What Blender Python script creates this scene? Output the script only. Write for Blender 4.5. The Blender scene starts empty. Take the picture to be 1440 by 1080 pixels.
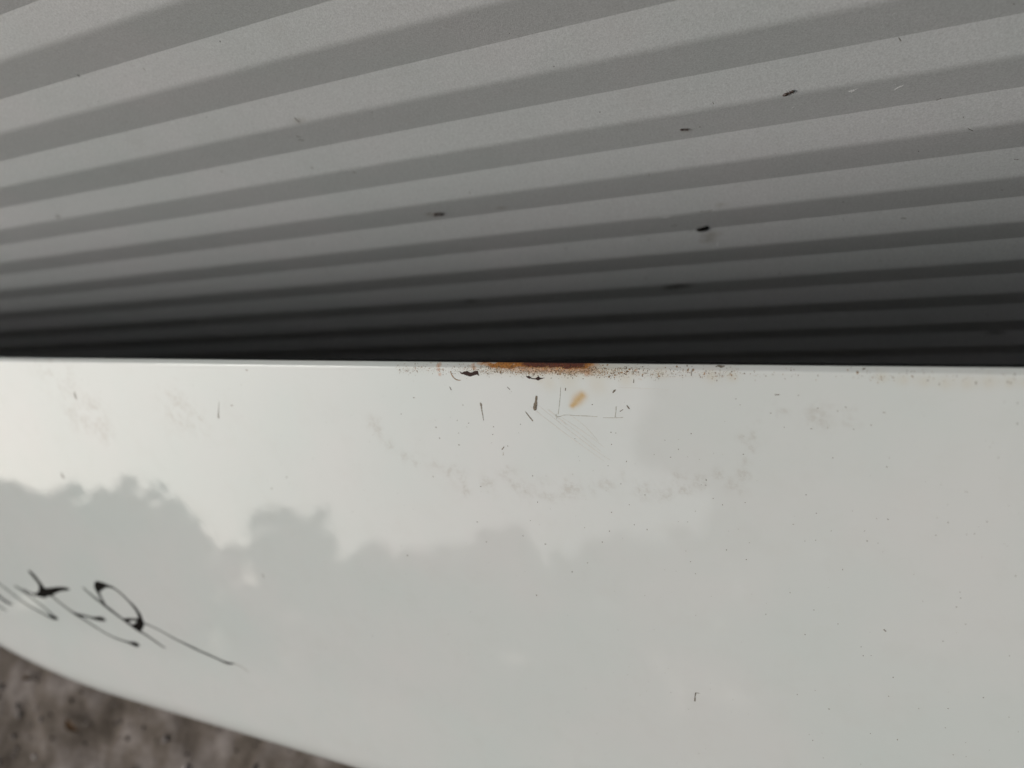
import bpy, bmesh, math, random
import numpy as np
from mathutils import Matrix, Vector

scene = bpy.context.scene
coll = scene.collection
R = math.radians

# ------------------------------------------------------------------ camera
CAM_LOC = [0.133894, -0.219172, 0.586849]
CAM_X = [0.894659, 0.141166, -0.423861]
CAM_Y = [0.011519, 0.94116, 0.337764]
CAM_Z = [0.446602, -0.307066, 0.840391]
FOCUS = 0.296
cam_data = bpy.data.cameras.new('camera')
cam_data.sensor_width = 36.0
cam_data.lens = 27.02
cam_data.clip_start = 0.01
cam_data.clip_end = 2000
cam_data.dof.use_dof = True
cam_data.dof.focus_distance = FOCUS
cam_data.dof.aperture_fstop = 6.0
camera = bpy.data.objects.new('camera', cam_data)
coll.objects.link(camera)
cm = Matrix((CAM_X, CAM_Y, CAM_Z)).transposed().to_4x4()
cm.translation = CAM_LOC
camera.matrix_world = cm
scene.camera = camera

# ------------------------------------------------------------------ light
SUN_EL, SUN_AZ = 35.0, 58.0          # azimuth counted from the wall's outward normal towards the left
world = bpy.data.worlds.new('World')
scene.world = world
world.use_nodes = True
wn, wl = world.node_tree.nodes, world.node_tree.links
wn.clear()
sky = wn.new('ShaderNodeTexSky')
sky.sky_type = 'NISHITA'
sky.sun_disc = False
sky.sun_elevation = R(SUN_EL)
sky.sun_rotation = R(180 + SUN_AZ)
sky.air_density = 1.6
sky.dust_density = 4.0
sky.ozone_density = 1.0
hsv = wn.new('ShaderNodeHueSaturation')
hsv.inputs['Saturation'].default_value = 0.3
bg = wn.new('ShaderNodeBackground')
bg.inputs['Strength'].default_value = 0.15
wo = wn.new('ShaderNodeOutputWorld')
wl.new(sky.outputs[0], hsv.inputs['Color'])
wl.new(hsv.outputs[0], bg.inputs[0])
wl.new(bg.outputs[0], wo.inputs[0])

sun_data = bpy.data.lights.new('sun', 'SUN')
sun_data.energy = 0.65
sun_data.angle = R(16)
sun_data.color = (1.0, 0.985, 0.96)
sun = bpy.data.objects.new('sun', sun_data)
coll.objects.link(sun)
sd = Vector((-math.sin(R(SUN_AZ)) * math.cos(R(SUN_EL)), -math.cos(R(SUN_AZ)) * math.cos(R(SUN_EL)), math.sin(R(SUN_EL))))
sun.rotation_euler = sd.to_track_quat('Z', 'Y').to_euler()
sun.location = sd * 30

scene.view_settings.view_transform = 'Standard'
scene.view_settings.look = 'None'
scene.view_settings.gamma = 1.0
scene.view_settings.use_curve_mapping = False
scene.view_settings.exposure = -0.17

# ------------------------------------------------------------------ measured data
# panel marks: (mm along the top edge, mm down the sloping face, width or radius in mm)
# wall marks: (mm along the wall, mm above the ground, width or radius in mm)
EDGE = [0.0, -0.12, 0.337262]
ALONG = [0.999454, -0.029706, -0.014451]
DOWN = [-0.031747, -0.74277, -0.668793]
OUT = [-0.009133, -0.668887, 0.743308]
PITCH = 0.038419
VALLEY_Z = 0.341071
STROKES = [[(-399.28, 157.69, 1.784), (-396.82, 160.23, 2.709), (-394.25, 163.94, 2.71), (-392.55, 167.78, 3.299), (-392.59, 171.94, 4.854), (-394.51, 175.24, 4.881), (-400.6, 177.48, 2.382), (-406.47, 177.89, 1.3), (-411.6, 176.96, 0.884), (-416.36, 175.34, 0.807)], [(-395.01, 174.73, 4.354), (-386.76, 172.73, 4.301), (-379.99, 170.4, 3.255), (-372.48, 167.96, 2.461), (-365.61, 166.52, 1.899), (-359.99, 165.87, 0.745)], [(-426.27, 173.95, 0.655), (-420.95, 176.11, 1.233), (-415.65, 178.25, 1.403), (-409.78, 182.11, 1.053), (-403.94, 185.94, 0.966), (-398.12, 189.76, 0.963), (-394.1, 193.9, 1.654), (-390.33, 195.62, 1.649)], [(-452.93, 170.28, 1.01), (-444.3, 175.69, 0.919), (-438.24, 179.63, 0.916), (-432.2, 183.56, 0.997), (-424.74, 187.82, 0.992), (-415.99, 191.2, 0.985), (-406.92, 193.85, 0.977), (-399.87, 195.6, 1.225), (-393.68, 195.96, 2.118), (-389.63, 195.8, 1.041)], [(-460.05, 183.94, 1.582), (-452.32, 188.3, 1.959), (-448.71, 190.83, 1.955), (-444.43, 192.28, 1.66), (-440.7, 193.19, 0.679)], [(-465.48, 195.08, 1.23), (-458.72, 198.36, 1.133), (-455.13, 199.63, 0.864), (-451.56, 200.9, 0.375)], [(-386.65, 173.89, 2.147), (-382.84, 176.79, 1.261), (-378.55, 180.19, 1.011), (-373.9, 182.91, 1.008), (-369.28, 185.63, 1.168), (-364.32, 187.67, 1.585), (-359.38, 189.71, 1.24), (-352.21, 193.06, 0.991), (-342.5, 197.06, 0.827), (-331.78, 200.18, 0.819), (-320.26, 201.31, 0.959), (-314.81, 201.62, 1.843), (-311.26, 201.45, 2.71), (-307.58, 200.95, 0.721)], [(-366.62, 186.32, 1.002), (-360.97, 187.04, 1.157), (-353.37, 186.79, 1.065), (-346.2, 187.18, 1.38), (-339.97, 186.4, 2.226), (-336.07, 185.83, 2.213), (-333.21, 185.86, 0.59)], [(-344.09, 161.89, 0.8), (-338.39, 166.58, 1.101), (-331.39, 171.02, 1.493), (-326.03, 174.42, 1.903), (-320.2, 178.23, 1.483), (-312.93, 182.52, 1.475), (-306.84, 185.88, 1.794), (-302.0, 188.32, 1.623), (-295.69, 191.01, 1.067), (-289.64, 194.29, 0.988), (-284.29, 197.13, 0.838), (-281.41, 198.04, 0.427)], [(-327.9, 171.14, 1.487), (-328.8, 167.35, 1.646), (-329.08, 163.74, 1.974), (-328.58, 160.03, 3.565), (-325.95, 157.65, 4.487), (-321.38, 156.23, 3.153), (-316.07, 156.01, 1.599), (-310.38, 156.98, 1.125), (-304.77, 160.79, 1.121), (-300.3, 165.49, 1.347), (-296.56, 170.32, 2.067), (-295.24, 175.6, 2.582), (-296.8, 180.81, 3.492), (-301.13, 185.03, 3.899), (-306.01, 186.0, 2.128)], [(-311.79, 182.3, 2.136), (-308.37, 180.91, 1.706), (-303.8, 179.92, 1.142), (-299.48, 179.37, 1.603)], [(-296.06, 180.66, 1.056), (-289.23, 181.73, 0.621), (-279.23, 184.29, 0.615), (-269.5, 187.85, 0.744), (-260.08, 190.29, 0.945), (-250.56, 192.93, 1.006), (-241.2, 194.82, 0.925), (-233.74, 196.6, 0.917), (-227.04, 197.8, 1.118), (-221.34, 196.77, 0.575)]]
FAINT = [[(-221.34, 196.77, 0.825), (-215.94, 197.95, 0.819), (-213.0, 199.43, 0.701), (-210.71, 201.04, 0.35)]]
CHIPS = [[(-24.16, 3.29, 0.322), (-23.39, 4.07, 0.322), (-22.34, 3.43, 0.321), (-20.45, 3.16, 0.319), (-19.99, 3.6, 0.319), (-18.77, 3.92, 0.318), (-17.54, 3.18, 0.317), (-15.68, 2.92, 0.316), (-15.55, 5.1, 0.317), (-16.36, 4.6, 0.317), (-17.5, 4.89, 0.318), (-19.64, 5.58, 0.32), (-21.21, 5.13, 0.321), (-22.57, 4.6, 0.321), (-23.83, 4.42, 0.322)], [(5.16, 5.05, 0.303), (6.57, 4.73, 0.302), (7.57, 5.5, 0.301), (6.71, 6.02, 0.302), (6.07, 5.76, 0.303)], [(7.27, 5.67, 0.302), (9.12, 5.77, 0.301), (10.04, 5.22, 0.3), (10.69, 4.88, 0.299), (11.11, 5.47, 0.299), (13.34, 5.46, 0.298), (11.53, 6.02, 0.299), (10.22, 6.67, 0.3), (9.38, 6.23, 0.301), (7.4, 5.97, 0.302)], [(8.14, 13.26, 0.305), (8.92, 13.24, 0.305), (8.34, 15.28, 0.306), (8.4, 15.95, 0.306), (7.66, 19.04, 0.309), (7.18, 19.5, 0.309), (6.43, 19.43, 0.31), (6.3, 18.07, 0.309), (6.75, 16.69, 0.308), (7.43, 15.65, 0.307)], [(-14.51, -0.41, 0.313), (-11.49, -0.31, 0.311), (-12.26, 0.0, 0.312), (-13.89, 0.12, 0.313)]]
THIN = [[(-28.6, 3.42, 0.39), (-28.14, 5.29, 0.586), (-27.08, 6.68, 0.586), (-25.84, 7.22, 0.488), (-24.51, 7.25, 0.227)], [(-17.28, 17.12, 1.103), (-17.09, 17.9, 1.169), (-17.19, 19.81, 0.652), (-17.2, 22.05, 0.425), (-17.24, 24.94, 0.23)], [(2.6, 20.27, 0.406), (3.48, 21.63, 0.532), (4.49, 23.14, 0.72), (5.13, 24.05, 0.814)], [(19.3, 9.13, 0.148), (18.39, 13.6, 0.239), (17.31, 18.15, 0.271), (16.66, 20.6, 0.273)], [(15.32, 21.57, 0.244), (17.42, 21.63, 0.303), (19.61, 20.93, 0.241), (24.63, 21.01, 0.268), (28.43, 21.0, 0.355), (32.74, 21.1, 0.205)], [(15.75, 20.64, 0.243), (15.6, 22.78, 0.244)], [(34.99, 21.39, 0.146), (39.81, 21.23, 0.259), (42.91, 20.94, 0.286)], [(40.73, 16.65, 0.456), (40.36, 18.71, 0.201), (39.86, 20.78, 0.461)], [(42.06, 18.49, 0.342), (43.25, 17.72, 0.284)], [(44.95, 15.91, 0.338), (45.41, 16.76, 0.734), (45.9, 17.32, 0.282)], [(-30.38, 10.38, 0.33), (-29.96, 11.64, 0.462)], [(21.29, 9.66, 0.53), (21.02, 10.56, 0.413)], [(40.1, 10.89, 0.678), (40.89, 10.01, 0.676), (41.34, 9.71, 0.281)], [(61.73, 147.58, 0.477), (61.29, 149.61, 0.548), (60.95, 152.39, 0.826)], [(61.86, 147.74, 0.341), (63.37, 147.55, 0.17)], [(97.7, 10.01, 0.343), (99.07, 9.97, 0.391)], [(-10.95, 37.92, 0.497), (-9.72, 36.53, 0.396)], [(-10.91, 40.56, 0.466), (-10.52, 39.21, 0.265)], [(-3.67, 9.71, 0.405), (-2.75, 10.75, 0.311)], [(48.45, 6.7, 0.358), (48.73, 5.29, 0.247)], [(78.28, 0.72, 0.253), (79.02, 0.45, 0.605), (80.21, 0.69, 0.755), (81.19, 0.42, 0.251)], [(69.97, 1.9, 0.259), (69.92, 3.25, 0.311)], [(124.58, 0.94, 0.448), (125.4, 0.68, 0.313)], [(155.82, 4.04, 0.331), (155.85, 4.74, 0.332)], [(164.7, 3.85, 0.242), (164.74, 4.53, 0.242)], [(163.88, 3.64, 0.242), (163.91, 4.09, 0.243)], [(146.17, 5.2, 0.341), (146.16, 4.73, 0.213)], [(-275.91, 20.04, 1.247), (-276.47, 22.21, 1.565), (-276.48, 23.95, 1.045)], [(-317.33, 73.69, 1.177), (-317.61, 76.64, 1.654), (-316.26, 77.26, 0.885)], [(-169.61, 30.52, 1.506), (-168.84, 28.53, 0.882), (-167.35, 25.36, 0.35), (-165.74, 21.82, 0.261)], [(-141.36, 4.44, 0.894), (-140.52, 4.61, 0.649)], [(-158.19, 23.47, 0.774), (-157.23, 23.43, 0.601)], [(-173.14, 124.66, 0.755), (-172.73, 126.45, 0.806)], [(132.34, 100.8, 0.591), (132.93, 101.47, 0.752)], [(130.73, 15.22, 0.341), (131.35, 15.32, 0.363)]]
SCRATCH = [[(4.88, 17.71, 0.248), (17.15, 27.94, 0.245), (33.41, 40.23, 0.151)], [(8.65, 17.26, 0.184), (20.22, 27.47, 0.244), (30.42, 35.79, 0.242), (35.82, 39.43, 0.12)], [(12.37, 18.95, 0.244), (23.7, 28.2, 0.212), (32.44, 35.96, 0.12)], [(17.96, 22.07, 0.212), (26.12, 27.76, 0.241), (34.12, 34.01, 0.119)], [(21.17, 20.41, 0.24), (27.02, 25.28, 0.239), (32.07, 31.69, 0.179)], [(12.98, 18.93, 0.244), (15.88, 21.85, 0.274), (19.35, 25.06, 0.152)], [(40.33, 3.77, 0.167), (58.98, 4.26, 0.187), (74.19, 3.7, 0.103)], [(42.53, 8.82, 0.14), (50.66, 8.89, 0.165), (61.16, 9.17, 0.08)], [(66.83, 1.95, 0.156), (73.04, 2.39, 0.206), (77.94, 2.44, 0.152)]]
SPECKS = [(-41.22, 29.41, 0.348), (-40.51, 34.43, 0.315), (-31.35, 37.08, 0.38), (-29.89, 25.53, 0.22), (-30.4, 31.5, 0.222), (-24.62, 26.59, 0.268), (-57.76, 23.78, 0.25), (-49.28, 15.78, 0.346), (-47.96, 53.73, 0.33), (-24.5, 56.58, 0.351), (-13.1, 27.64, 0.262), (-14.08, 31.25, 0.264), (-72.06, 98.35, 0.491), (-135.1, 61.53, 0.522), (-147.47, 69.12, 0.494), (-26.91, 84.84, 0.332), (-29.72, 74.92, 0.329), (-8.01, 36.09, 0.23), (-0.51, 25.89, 0.222), (31.33, 16.13, 0.262), (22.29, 31.05, 0.183), (1.23, 49.21, 0.296), (1.59, 61.61, 0.269), (37.44, 27.44, 0.234), (39.4, 27.63, 0.19), (58.19, 29.51, 0.224), (62.97, 33.01, 0.251), (37.15, 32.59, 0.237), (42.39, 39.56, 0.237), (59.77, 36.48, 0.226), (34.66, 42.0, 0.212), (72.38, 44.99, 0.279), (72.11, 47.25, 0.196), (39.06, 49.63, 0.212), (48.39, 53.63, 0.269), (74.53, 52.58, 0.253), (68.15, 26.33, 0.245), (96.1, 16.94, 0.275), (86.26, 33.44, 0.317), (100.36, 22.1, 0.225), (109.02, 22.18, 0.244), (111.22, 14.48, 0.239), (117.22, 15.27, 0.259), (119.7, 13.9, 0.257), (122.07, 21.75, 0.212), (115.63, 32.74, 0.245), (106.92, 47.9, 0.232), (105.18, 10.04, 0.216), (84.69, 12.01, 0.229), (86.03, 14.25, 0.204), (127.26, 19.94, 0.232), (132.11, 34.97, 0.236), (166.84, 10.68, 0.203), (167.29, 17.46, 0.248), (163.08, 29.31, 0.193), (155.34, 42.11, 0.203), (150.58, 54.02, 0.234), (161.35, 52.48, 0.204), (158.17, 57.41, 0.208), (147.19, 59.35, 0.215), (132.89, 54.85, 0.27), (126.53, 64.28, 0.254), (118.71, 77.2, 0.239), (102.41, 60.44, 0.267), (110.2, 55.01, 0.208), (106.25, 66.95, 0.201), (109.84, 66.18, 0.186), (115.03, 61.69, 0.182), (125.71, 60.36, 0.177), (129.41, 54.97, 0.161), (170.31, 71.76, 0.23), (155.13, 80.75, 0.195), (155.45, 83.15, 0.196), (154.36, 87.0, 0.223), (157.4, 93.53, 0.224), (150.94, 102.11, 0.206), (170.7, 104.06, 0.221), (164.24, 123.89, 0.234), (153.78, 131.69, 0.243), (153.25, 140.86, 0.248), (137.79, 151.25, 0.32), (135.74, 121.77, 0.249), (134.5, 130.92, 0.226), (125.7, 114.08, 0.28), (124.96, 110.17, 0.222), (117.13, 101.28, 0.251), (108.86, 96.6, 0.254), (105.57, 108.49, 0.261), (100.64, 90.22, 0.227), (102.18, 138.36, 0.277), (113.84, 142.61, 0.302), (107.66, 160.4, 0.284), (128.31, 113.34, 0.167), (156.26, 152.98, 0.224), (144.43, 134.21, 0.222), (128.49, 150.8, 0.193), (-6.27, 109.84, 0.405), (2.14, 82.07, 0.347), (12.71, 94.51, 0.311), (20.33, 88.9, 0.27), (28.21, 77.73, 0.293), (31.9, 72.02, 0.256), (47.79, 69.39, 0.308), (64.03, 81.94, 0.243), (78.17, 74.59, 0.291), (85.34, 77.85, 0.287), (77.77, 54.97, 0.253), (86.02, 53.21, 0.206), (64.2, 63.89, 0.235), (-7.99, 79.29, 0.282), (33.8, 63.02, 0.283), (41.59, 58.77, 0.215), (42.74, 67.72, 0.249), (21.21, 71.65, 0.229), (-3.16, 71.1, 0.207), (91.59, 101.78, 0.237), (65.61, 87.31, 0.199), (159.9, 146.03, 0.192), (172.28, 130.56, 0.155)]
DIRT = [(-73.78, 28.64, 3.707), (-71.65, 32.38, 2.97), (-69.72, 35.44, 3.344), (-67.49, 38.84, 3.347), (-62.2, 43.8, 3.338), (-55.19, 46.14, 2.938), (-50.27, 45.77, 2.544), (-44.09, 46.02, 3.233), (-35.1, 46.03, 2.823), (-38.81, 50.14, 3.22), (-33.12, 53.86, 4.981), (-32.38, 59.07, 3.223), (-19.38, 55.07, 4.854), (-9.96, 49.49, 4.045), (-6.16, 56.59, 5.413), (5.42, 55.5, 4.615), (6.69, 57.72, 3.96), (16.7, 53.78, 5.777), (31.95, 52.99, 5.583), (41.4, 46.44, 3.604), (48.02, 51.47, 4.478), (56.32, 52.24, 4.694), (63.3, 50.03, 4.026), (70.2, 46.37, 3.374), (61.0, 44.77, 4.01), (76.92, 42.23, 2.747), (100.99, 15.15, 2.211), (96.37, 15.59, 2.986), (93.98, 17.3, 2.512), (91.53, 19.83, 2.54), (89.72, 23.47, 2.312), (88.36, 27.14, 3.116), (89.17, 30.99, 2.349), (87.74, 36.17, 2.646), (85.78, 41.49, 3.759), (83.04, 46.69, 3.821), (111.09, 17.09, 4.806), (119.81, 17.99, 3.766), (-286.89, 6.13, 15.594), (-265.49, 29.19, 9.309), (-265.06, 40.09, 9.427), (-265.42, 46.75, 5.282), (-281.65, 36.46, 10.697), (-196.81, 26.51, 11.533), (-186.25, 32.07, 7.304)]
RUSTSTAIN = [(31.0, 2.5, 2.559), (-34.1, 1.31, 1.31), (-34.1, 2.88, 1.314), (-33.81, 4.76, 1.152), (-18.01, 1.11, 1.266), (-16.88, 2.02, 1.265), (49.99, 1.93, 0.706), (50.36, 3.59, 0.599), (51.0, 5.25, 0.654), (-6.42, 0.97, 2.159), (32.37, 0.49, 1.694)]
YELLOW = [(27.76, 12.42, 1.895), (27.41, 12.76, 1.982), (27.05, 13.1, 2.062), (26.7, 13.44, 2.129), (26.34, 13.78, 2.175), (25.99, 14.12, 2.197), (25.63, 14.46, 2.191), (25.27, 14.81, 2.154), (24.91, 15.15, 2.085), (24.55, 15.49, 1.986), (24.2, 15.84, 1.86), (23.83, 16.18, 1.71), (23.47, 16.53, 1.541), (23.11, 16.87, 1.361)]
CREAM = [(130.13, 3.15, 1.997), (136.18, 4.0, 2.186), (142.09, 4.35, 2.368), (147.87, 4.69, 2.543), (153.52, 4.56, 2.502), (159.04, 4.2, 2.461), (164.45, 4.08, 2.018), (168.87, 3.98, 1.992), (9.01, 4.91, 2.401), (11.21, 6.35, 2.695), (14.6, 7.76, 4.171), (22.97, 6.98, 5.255), (34.3, 7.88, 5.128), (45.59, 5.64, 3.316), (59.09, 2.89, 2.396), (76.65, 3.66, 2.554), (83.89, 3.79, 2.007)]
EDGE_U = [(-19.21, 0, 0), (-15.29, 0.5, 0), (-9.49, 0.9, 0), (1.5, 0.95, 0.1), (6.71, 1, 0.75), (12.14, 1, 1), (17.48, 1, 1), (23.9, 1, 0.9), (28.2, 1, 0.65), (30.19, 0.95, 0.25), (33.57, 0.45, 0), (37.46, 0.1, 0), (43.49, 0, 0)]
BAND_U = [(-56.14, 0), (-53.23, 0.25), (-47.11, 0.3), (-40.06, 0.22), (-29.72, 0.22), (-19.69, 0.4), (-9.93, 0.75), (5.72, 1), (32.17, 1), (40.52, 0.8), (48.65, 0.55), (59.18, 0.35), (69.36, 0.18), (76.77, 0.28), (84.01, 0.25), (86.85, 0.05), (117.68, 0.02), (124.99, 0.1), (141.96, 0.06), (167.73, 0.05)]
WALL_INSECT = [(97.72, 325.31, 2.312)]
WALL_TINY = [(52.95, 311.02, 1.92), (-95.88, 272.11, 3.399)]
WALL_LUMP = [(42.3, 226.27, 4.174)]
WALL_SMUDGE = [(15.17, 165.93, 7.75), (8.64, 162.98, 5.255), (-132.54, 165.51, 5.502), (45.78, 220.28, 4.755), (43.02, 216.17, 4.299), (189.64, 69.72, 4.563), (-57.53, 269.2, 3.228), (53.2, 309.44, 2.702), (-98.38, 271.87, 5.691), (-119.72, 364.03, 3.53), (56.91, 250.7, 2.826)]
WALL_DARK = [[(45.58, 247.43, 0.437), (49.43, 246.95, 0.58), (52.03, 247.41, 0.48)], [(-120.37, 366.35, 0.438), (-120.25, 364.44, 0.97), (-119.74, 363.22, 0.531)], [(-130.57, 353.42, 0.699), (-129.13, 351.9, 0.701)], [(-131.89, 350.26, 0.567), (-129.85, 348.86, 0.945)], [(-140.53, 330.15, 0.511), (-140.24, 328.46, 0.616)], [(-119.4, 321.2, 0.507), (-118.43, 319.99, 0.712)], [(-103.24, 273.28, 0.571), (-100.29, 273.43, 0.682)], [(68.25, 326.88, 0.35), (68.49, 325.92, 0.351)], [(29.76, 285.1, 0.44), (29.46, 283.38, 0.443)], [(136.29, 340.58, 0.339), (136.97, 339.14, 0.454)], [(149.35, 302.63, 0.453), (150.78, 303.09, 0.644)], [(160.93, 285.81, 0.338), (162.79, 283.72, 0.408)], [(179.5, 257.62, 0.51), (181.05, 257.24, 0.509)], [(137.43, 218.9, 0.59), (139.28, 218.52, 0.589)], [(27.44, 233.75, 0.522), (30.63, 234.21, 0.675)], [(-197.71, 337.09, 0.658), (-198.45, 337.95, 0.548)], [(-169.88, 413.19, 0.326), (-169.89, 412.01, 0.328)], [(-66.58, 289.58, 0.513), (-66.46, 288.19, 0.515)]]
WALL_DOTS = [(-208.92, 418.11, 0.69), (-356.64, 326.52, 1.563), (-120.14, 414.84, 0.367), (-212.26, 403.94, 0.296), (143.8, 272.02, 0.371), (11.86, 221.39, 0.5), (-2.02, 178.35, 0.512), (112.54, 241.07, 0.352), (111.48, 222.26, 0.376), (21.13, 331.7, 0.303), (177.33, 235.03, 0.358), (75.29, 172.96, 0.58), (-413.88, 159.31, 2.177), (-23.88, 131.12, 0.744), (-4.07, 397.79, 0.244), (1.72, 383.13, 0.257), (-214.85, 386.28, 0.364), (-38.4, 220.95, 0.481)]
WALL_WHITE = [[(118.99, 318.99, 0.259), (120.05, 319.95, 0.386)], [(119.72, 318.37, 0.291), (120.81, 320.15, 0.224)], [(120.5, 318.79, 0.258), (121.31, 320.02, 0.256)], [(121.29, 319.61, 0.193), (122.09, 320.62, 0.191)], [(134.81, 315.03, 0.222), (136.03, 316.33, 0.409)], [(135.78, 315.99, 0.378), (137.0, 317.08, 0.313)], [(137.0, 316.47, 0.188), (137.84, 317.45, 0.25)], [(135.55, 317.69, 0.157), (135.07, 319.03, 0.125)], [(97.53, 314.0, 0.208), (98.44, 314.87, 0.275)], [(25.31, 246.18, 0.404), (30.05, 245.53, 0.451)], [(52.43, 247.66, 0.575), (53.01, 247.87, 0.479)], [(47.44, 211.4, 0.758), (47.99, 213.26, 0.538)]]

rng = np.random.default_rng(7)
random.seed(7)
EDGE, ALONG, DOWN, OUT = (np.array(q) for q in (EDGE, ALONG, DOWN, OUT))

# ------------------------------------------------------------------ helpers
def mesh_object(name, verts, faces, mats, parent=None, smooth=False, midx=None):
    me = bpy.data.meshes.new(name)
    verts = np.asarray(verts, dtype=np.float32)
    me.from_pydata(verts.tolist() if len(verts) < 20000 else [], [], faces if len(verts) < 20000 else [])
    if len(verts) >= 20000:
        faces = np.asarray(faces, dtype=np.int32)
        k = faces.shape[1]
        me.vertices.add(len(verts)); me.vertices.foreach_set('co', verts.ravel())
        me.loops.add(faces.size); me.loops.foreach_set('vertex_index', faces.ravel())
        me.polygons.add(len(faces)); me.polygons.foreach_set('loop_start', np.arange(0, faces.size, k, dtype=np.int32))
        me.update(calc_edges=True)
    for m_ in (mats if isinstance(mats, (list, tuple)) else [mats]):
        me.materials.append(m_)
    if midx is not None:
        me.polygons.foreach_set('material_index', np.asarray(midx, dtype=np.int32))
    if smooth:
        me.polygons.foreach_set('use_smooth', np.ones(len(me.polygons), dtype=bool))
    me.validate()
    me.update()
    o = bpy.data.objects.new(name, me)
    coll.objects.link(o)
    if parent is not None:
        o.parent = parent
    return o

def tag(o, label=None, cat=None, group=None, kind=None):
    if label: o['label'] = label
    if cat: o['category'] = cat
    if group: o['group'] = group
    if kind: o['kind'] = kind
    return o

def empty(name, loc=(0, 0, 0)):
    o = bpy.data.objects.new(name, None)
    o.empty_display_size = 0.05
    coll.objects.link(o)
    o.location = loc
    return o

def attr(o, name, vals):
    a = o.data.attributes.new(name, 'FLOAT', 'POINT')
    a.data.foreach_set('value', np.asarray(vals, dtype=np.float32))

def attr_col(o, name, vals):
    a = o.data.attributes.new(name, 'FLOAT_COLOR', 'POINT')
    v4 = np.ones((len(vals), 4), dtype=np.float32); v4[:, :3] = vals
    a.data.foreach_set('color', v4.ravel())

_tab = np.random.default_rng(3).random((256, 256))
def vnoise(x, y):
    xi, yi = np.floor(x).astype(int), np.floor(y).astype(int)
    fx, fy = x - xi, y - yi
    fx, fy = fx * fx * (3 - 2 * fx), fy * fy * (3 - 2 * fy)
    g = lambda i, j: _tab[i % 256, j % 256]
    return (g(xi, yi) * (1 - fx) * (1 - fy) + g(xi + 1, yi) * fx * (1 - fy) + g(xi, yi + 1) * (1 - fx) * fy + g(xi + 1, yi + 1) * fx * fy)
def fbm(x, y, o=4):
    s, a, t = 0.0, 0.5, 0.0
    for i in range(o):
        s = s + a * vnoise(x * 2 ** i + 17.3 * i, y * 2 ** i + 5.1 * i); t += a; a *= .5
    return s / t

def sstep(a, b, x):
    t = np.clip((x - a) / (b - a), 0, 1)
    return t * t * (3 - 2 * t)

# ------------------------------------------------------------------ materials
def new_mat(name):
    m = bpy.data.materials.new(name)
    m.use_nodes = True
    nt = m.node_tree
    b = nt.nodes['Principled BSDF']
    return m, nt, b

def N(nt, t, **kw):
    n_ = nt.nodes.new(t)
    for k, v in kw.items():
        setattr(n_, k, v)
    return n_

def noise(nt, scale, detail=4, rough=0.55, vec=None):
    n_ = N(nt, 'ShaderNodeTexNoise')
    n_.inputs['Scale'].default_value = scale
    n_.inputs['Detail'].default_value = detail
    n_.inputs['Roughness'].default_value = rough
    if vec is not None: nt.links.new(vec, n_.inputs['Vector'])
    return n_

def ramp(nt, src, stops):
    r = N(nt, 'ShaderNodeValToRGB')
    e = r.color_ramp.elements
    while len(e) < len(stops): e.new(0.5)
    for el, (p, c) in zip(e, stops):
        el.position = p
        el.color = (*c, 1) if not np.isscalar(c) else (c, c, c, 1)
    nt.links.new(src, r.inputs[0])
    return r

def mix(nt, fac, a, b, mode='MIX'):
    m = N(nt, 'ShaderNodeMix', data_type='RGBA', blend_type=mode)
    for s, v in ((m.inputs[0], fac), (m.inputs[6], a), (m.inputs[7], b)):
        if hasattr(v, 'links') or hasattr(v, 'is_linked'): nt.links.new(v, s)
        elif np.isscalar(v): s.default_value = v
        else: s.default_value = (*v, 1)
    return m.outputs[2]

def mathn(nt, op, a, b=0.0, clamp=False):
    m = N(nt, 'ShaderNodeMath', operation=op, use_clamp=clamp)
    for s, v in ((m.inputs[0], a), (m.inputs[1], b)):
        if hasattr(v, 'is_linked'): nt.links.new(v, s)
        else: s.default_value = v
    return m.outputs[0]

def plain(name, col, rough=0.6, var=0.25, scale=900, metallic=0.0, spec=0.5):
    m, nt, b = new_mat(name)
    tc = N(nt, 'ShaderNodeTexCoord')
    n_ = noise(nt, scale, 3, vec=tc.outputs['Object'])
    c0 = tuple(max(0, c * (1 - var)) for c in col); c1 = tuple(min(1, c * (1 + var)) for c in col)
    r = ramp(nt, n_.outputs['Fac'], [(0.3, c0), (0.7, c1)])
    nt.links.new(r.outputs[0], b.inputs['Base Color'])
    b.inputs['Roughness'].default_value = rough
    b.inputs['Metallic'].default_value = metallic
    b.inputs['Specular IOR Level'].default_value = spec
    return m

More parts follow.
